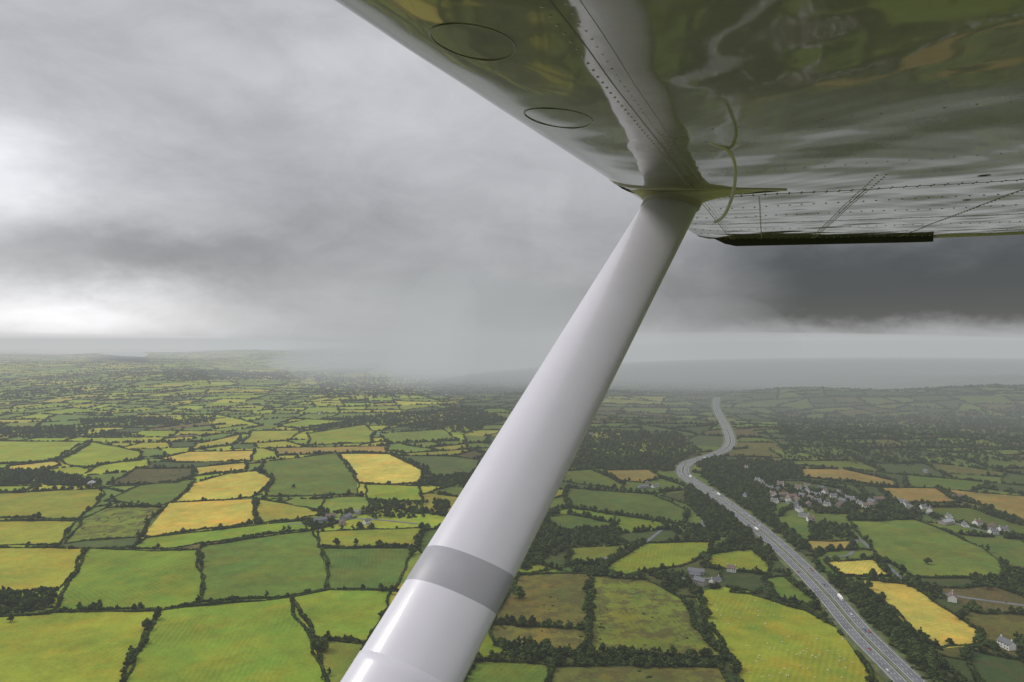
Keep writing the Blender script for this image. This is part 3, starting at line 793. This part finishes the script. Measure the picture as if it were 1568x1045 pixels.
# rivets (low domes)
V, F = [], []
def rivet(s, c, r=.0032):
    i0 = len(V); u = HW+ulow(c)+ripple(s, c)
    for k in range(8):
        a_ = k*math.pi/4; V.append(wp(s+r*math.cos(a_), c+r*math.sin(a_), u+.0004))
    for k in range(8):
        a_ = k*math.pi/4; V.append(wp(s+r*.55*math.cos(a_), c+r*.55*math.sin(a_), u-r*.4))
    for k in range(8): F.append((i0+k, i0+(k+1) % 8, i0+8+(k+1) % 8, i0+8+k))
    F.append(tuple(range(i0+8, i0+16)))
def rowS(c, s0, s1, st, r=.0032):
    s = s0
    while s < s1: rivet(s, c+R.uniform(-.0006, .0006), r); s += st
def rowC(s, c0, c1, st, r=.0032):
    c = c0
    while c < c1: rivet(s+R.uniform(-.0006, .0006), c, r); c += st
for c in (-.232, -.205): rowS(c, -.4, 5.4, .030, .0028)
for c in (.31, .335, .86): rowS(c, 2.3, 5.4, .05, .0042)
rowS(1.35, 2.3, 5.4, .05, .0042); rowS(-.02, 2.7, 5.4, .05, .004)
for s in (2.62, 2.66): rowC(s, -.2, 1.85, .04, .0038)
for s in (3.05, 3.48, 3.9, 4.35, 4.8, 5.3): rowC(s, -.4, 1.85, .045, .0050)
for s in (2.05, 1.45): rowC(s, -.2, 1.2, .05, .0026)
mesh_obj('rivets', V, F, WINGP, wing, smooth=True)
# skin laps
SEAM = paint_mat('dark_seam', (.10, .10, .085), .5, 1.4)  # dark colour for the thin panel joint strips
V, F = [], []
def lapS(c, s0, s1, wd, pr):
    i0 = len(V); k = int((s1-s0)/.05)
    for i in range(k+1):
        s = s0+(s1-s0)*i/k
        for cc, uu in ((c, -pr*.2), (c, -pr), (c+wd, -pr), (c+wd, -pr*.2)): V.append(wp(s, cc, HW+ulow(cc)+ripple(s, cc)+uu))
    for i in range(k):
        for q in range(3): F.append((i0+4*i+q, i0+4*i+4+q, i0+4*i+5+q, i0+4*i+1+q))
def lapC(s, c0, c1, wd, pr):
    i0 = len(V); k = int((c1-c0)/.03)
    for i in range(k+1):
        c = c0+(c1-c0)*i/k
        for ss, uu in ((s, -pr*.2), (s, -pr), (s+wd, -pr), (s+wd, -pr*.2)): V.append(wp(ss, c, HW+ulow(c)+ripple(ss, c)+uu))
    for i in range(k):
        for q in range(3): F.append((i0+4*i+q, i0+4*i+1+q, i0+4*i+5+q, i0+4*i+4+q))
lapS(-.219, -1, 5.4, .0018, .0009); lapS(.322, 2.64, 5.4, .003, .0009); lapS(.85, 2.64, 5.4, .003, .0009)
lapC(2.64, -.2, 1.88, .003, .0009); lapC(3.9, -.4, 1.88, .006, .0009); lapC(4.8, -.3, 1.88, .006, .0009)
mesh_obj('panel_seams', V, F, SEAM, wing)
V, F = [], []; lapS(-.2185, -1, 5.4, .03, .0007)
mesh_obj('spar_skin_lap', V, F, WINGP, wing)
# oval access rings by the leading edge
V, F = [], []
def ring(s0, c0, r, tr=.0018):
    N, M_ = 64, 6; i0 = len(V)
    for i in range(N):
        a_ = 2*math.pi*i/N
        for j in range(M_):
            b_ = 2*math.pi*j/M_; rr = r+tr*math.cos(b_)
            s = s0+rr*math.cos(a_); c = c0+rr*math.sin(a_)*.72
            V.append(wp(s, c, HW+ulow(c)+ripple(s, c)+tr*.5*math.sin(b_)))
    for i in range(N):
        for j in range(M_): F.append((i0+i*M_+j, i0+((i+1) % N)*M_+j, i0+((i+1) % N)*M_+(j+1) % M_, i0+i*M_+(j+1) % M_))
ring(.83, -.352, .07); ring(1.26, -.365, .085)
RINGM = paint_mat('access_ring_edge', (.16, .155, .13), .3, 1.6)
mesh_obj('access_rings', V, F, RINGM, wing, smooth=True)
V, F = [], []
for s0, c0, r in ((2.46, .62, .014), (3.2, .75, .012)):
    i0 = len(V)
    for k in range(16):
        a_ = k*math.pi/8; V.append(wp(s0+r*math.cos(a_), c0+r*1.3*math.sin(a_), HW+ripple(s0, c0)-.0015))
    F.append(tuple(range(i0, i0+16)))
mesh_obj('drain_holes', V, F, DARK, wing)
# black strip hanging at the wing tip
V, F = [], []
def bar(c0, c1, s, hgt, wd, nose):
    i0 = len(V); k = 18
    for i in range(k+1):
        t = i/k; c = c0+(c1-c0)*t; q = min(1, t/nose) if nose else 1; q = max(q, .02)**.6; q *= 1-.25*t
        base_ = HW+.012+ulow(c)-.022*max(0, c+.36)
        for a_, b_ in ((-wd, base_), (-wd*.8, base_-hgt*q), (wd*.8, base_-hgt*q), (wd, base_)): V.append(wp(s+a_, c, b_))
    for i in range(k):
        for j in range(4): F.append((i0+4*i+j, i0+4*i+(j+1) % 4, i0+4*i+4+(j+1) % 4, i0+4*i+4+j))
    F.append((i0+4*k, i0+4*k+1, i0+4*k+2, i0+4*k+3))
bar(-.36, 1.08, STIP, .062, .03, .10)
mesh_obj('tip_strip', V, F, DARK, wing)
V, F = [], []; bar(1.09, 1.9, STIP, .022, .02, 0); mesh_obj('tip_edge', V, F, CREAM, wing)

# strut
strut = empty('wing_strut')
A1 = O+Vector((.558, 2.37, .481)); B1 = O+Vector((-.181, 1.12, -.562)); AX = (B1-A1); LN = AX.length; AXn = AX.normalized()
CC = (C-AXn*C.dot(AXn)).normalized(); NN = AXn.cross(CC).normalized()
CH = .194
def foil(n=48, th=.44):
    pts = []
    for i in range(n):
        a_ = 2*math.pi*i/n; x = .5*(1-math.cos(a_))
        y = th*(.5*math.sin(a_))*(1-.5*x)*1.2
        pts.append((x-.5, y))
    return pts
FO = foil()
def strut_ring(q, k=1.0):
    o = A1+AX*q
    return [o+CC*x*CH*k+NN*y*CH*k for x, y in FO]
def loft(name, rings, mat, parent, cap=False, smooth=True):
    V, F = [], []; n = len(rings[0])
    for r in rings: V += r
    for j in range(len(rings)-1):
        for i in range(n): F.append((j*n+i, j*n+(i+1) % n, (j+1)*n+(i+1) % n, (j+1)*n+i))
    if cap: F.append(tuple(range(n))[::-1]); F.append(tuple(range((len(rings)-1)*n, len(rings)*n)))
    return mesh_obj(name, V, F, mat, parent, smooth=smooth)
loft('strut_body', [strut_ring(q) for q in [-.03+.02*i for i in range(78)]], STRP, strut)
loft('grey_band', [strut_ring(.866, 1.0), strut_ring(.8665, 1.005), strut_ring(.909, 1.005), strut_ring(.9095, 1.0)], GREYP, strut)
loft('lower_cuff', [strut_ring(.99, 1.0), strut_ring(.9905, 1.02), strut_ring(1.0, 1.022), strut_ring(1.5, 1.06)], STRP, strut)
# upper fairing: flares from the strut section to a long teardrop against the wing
foot = []
for x, y in FO:
    xx = x+.5; c = -.505+.555*xx; wd = .115*math.sin(math.pi*min(1, xx**.62))**.75 if 0 < xx < 1 else 0
    s = 2.40+.12*xx+(wd if y > 0 else -wd)*(1 if abs(y) > 1e-6 else 0)
    foot.append((s, c))
sgn = 1 if NN.dot(S) > 0 else -1
foot = [((2.40+.12*((c+.505)/.555)) + sgn*(s-(2.40+.12*((c+.505)/.555))), c) for s, c in foot]
rings = []
base = strut_ring(.005, 1.06)
for j in range(13):
    t = j/12; k = t**2.3
    r = []
    for p, (s, c) in zip(base, foot):
        q = wp(s, c, HW+ulow(c)+.004)
        m_ = p.lerp(q, k); lin = p.lerp(q, t)
        m_ = m_+U*((lin-m_).dot(U))*.85
        r.append(m_)
    rings.append(r)
loft('upper_fairing', [strut_ring(.03, 1.015), strut_ring(.028, 1.05)]+rings, CREAM, strut)
cen = Vector((2.46, -.23))
V, F = [], []; n = len(foot)
for s, c in foot:
    for k, du in ((.99, -.004), (1.07, -.004), (1.07, .003)):
        ss = cen.x+(s-cen.x)*k; cc = max(-.51, cen.y+(c-cen.y)*k); V.append(wp(ss, cc, HW+ulow(cc)+du))
for i in range(n):
    for k in range(2): F.append((3*i+k, 3*((i+1) % n)+k, 3*((i+1) % n)+k+1, 3*i+k+1))
mesh_obj('fairing_flange', V, F, CREAM, strut, smooth=False)
# tie-down cord, hanging from an eye on the lower skin (wing coordinates converted once to metres)
cu = bpy.data.curves.new('tie_down_cord', 'CURVE'); cu.dimensions = '3D'; cu.bevel_depth = .004; cu.bevel_resolution = 3
sp_ = cu.splines.new('NURBS'); pts = [(1082,214,1.50),(1110,222,1.56),(1124,236,1.60),(1127,262,1.64),(1124,290,1.68),(1116,316,1.70),(1106,334,1.72),(1094,338,1.74)]
sp_.points.add(len(pts)-1)
for p, (x, y, t) in zip(sp_.points, pts): p.co = (*(O+Vector(((x-784)/1045, 1, (520-y)/1045))*t), 1)
sp_.use_endpoint_u = True; sp_.order_u = 4
cu.materials.append(CREAM); cord = bpy.data.objects.new('tie_down_cord', cu); COL.objects.link(cord); cord.parent = wing

scene.view_settings.view_transform = 'Standard'; scene.view_settings.look = 'None'; scene.view_settings.exposure = 0
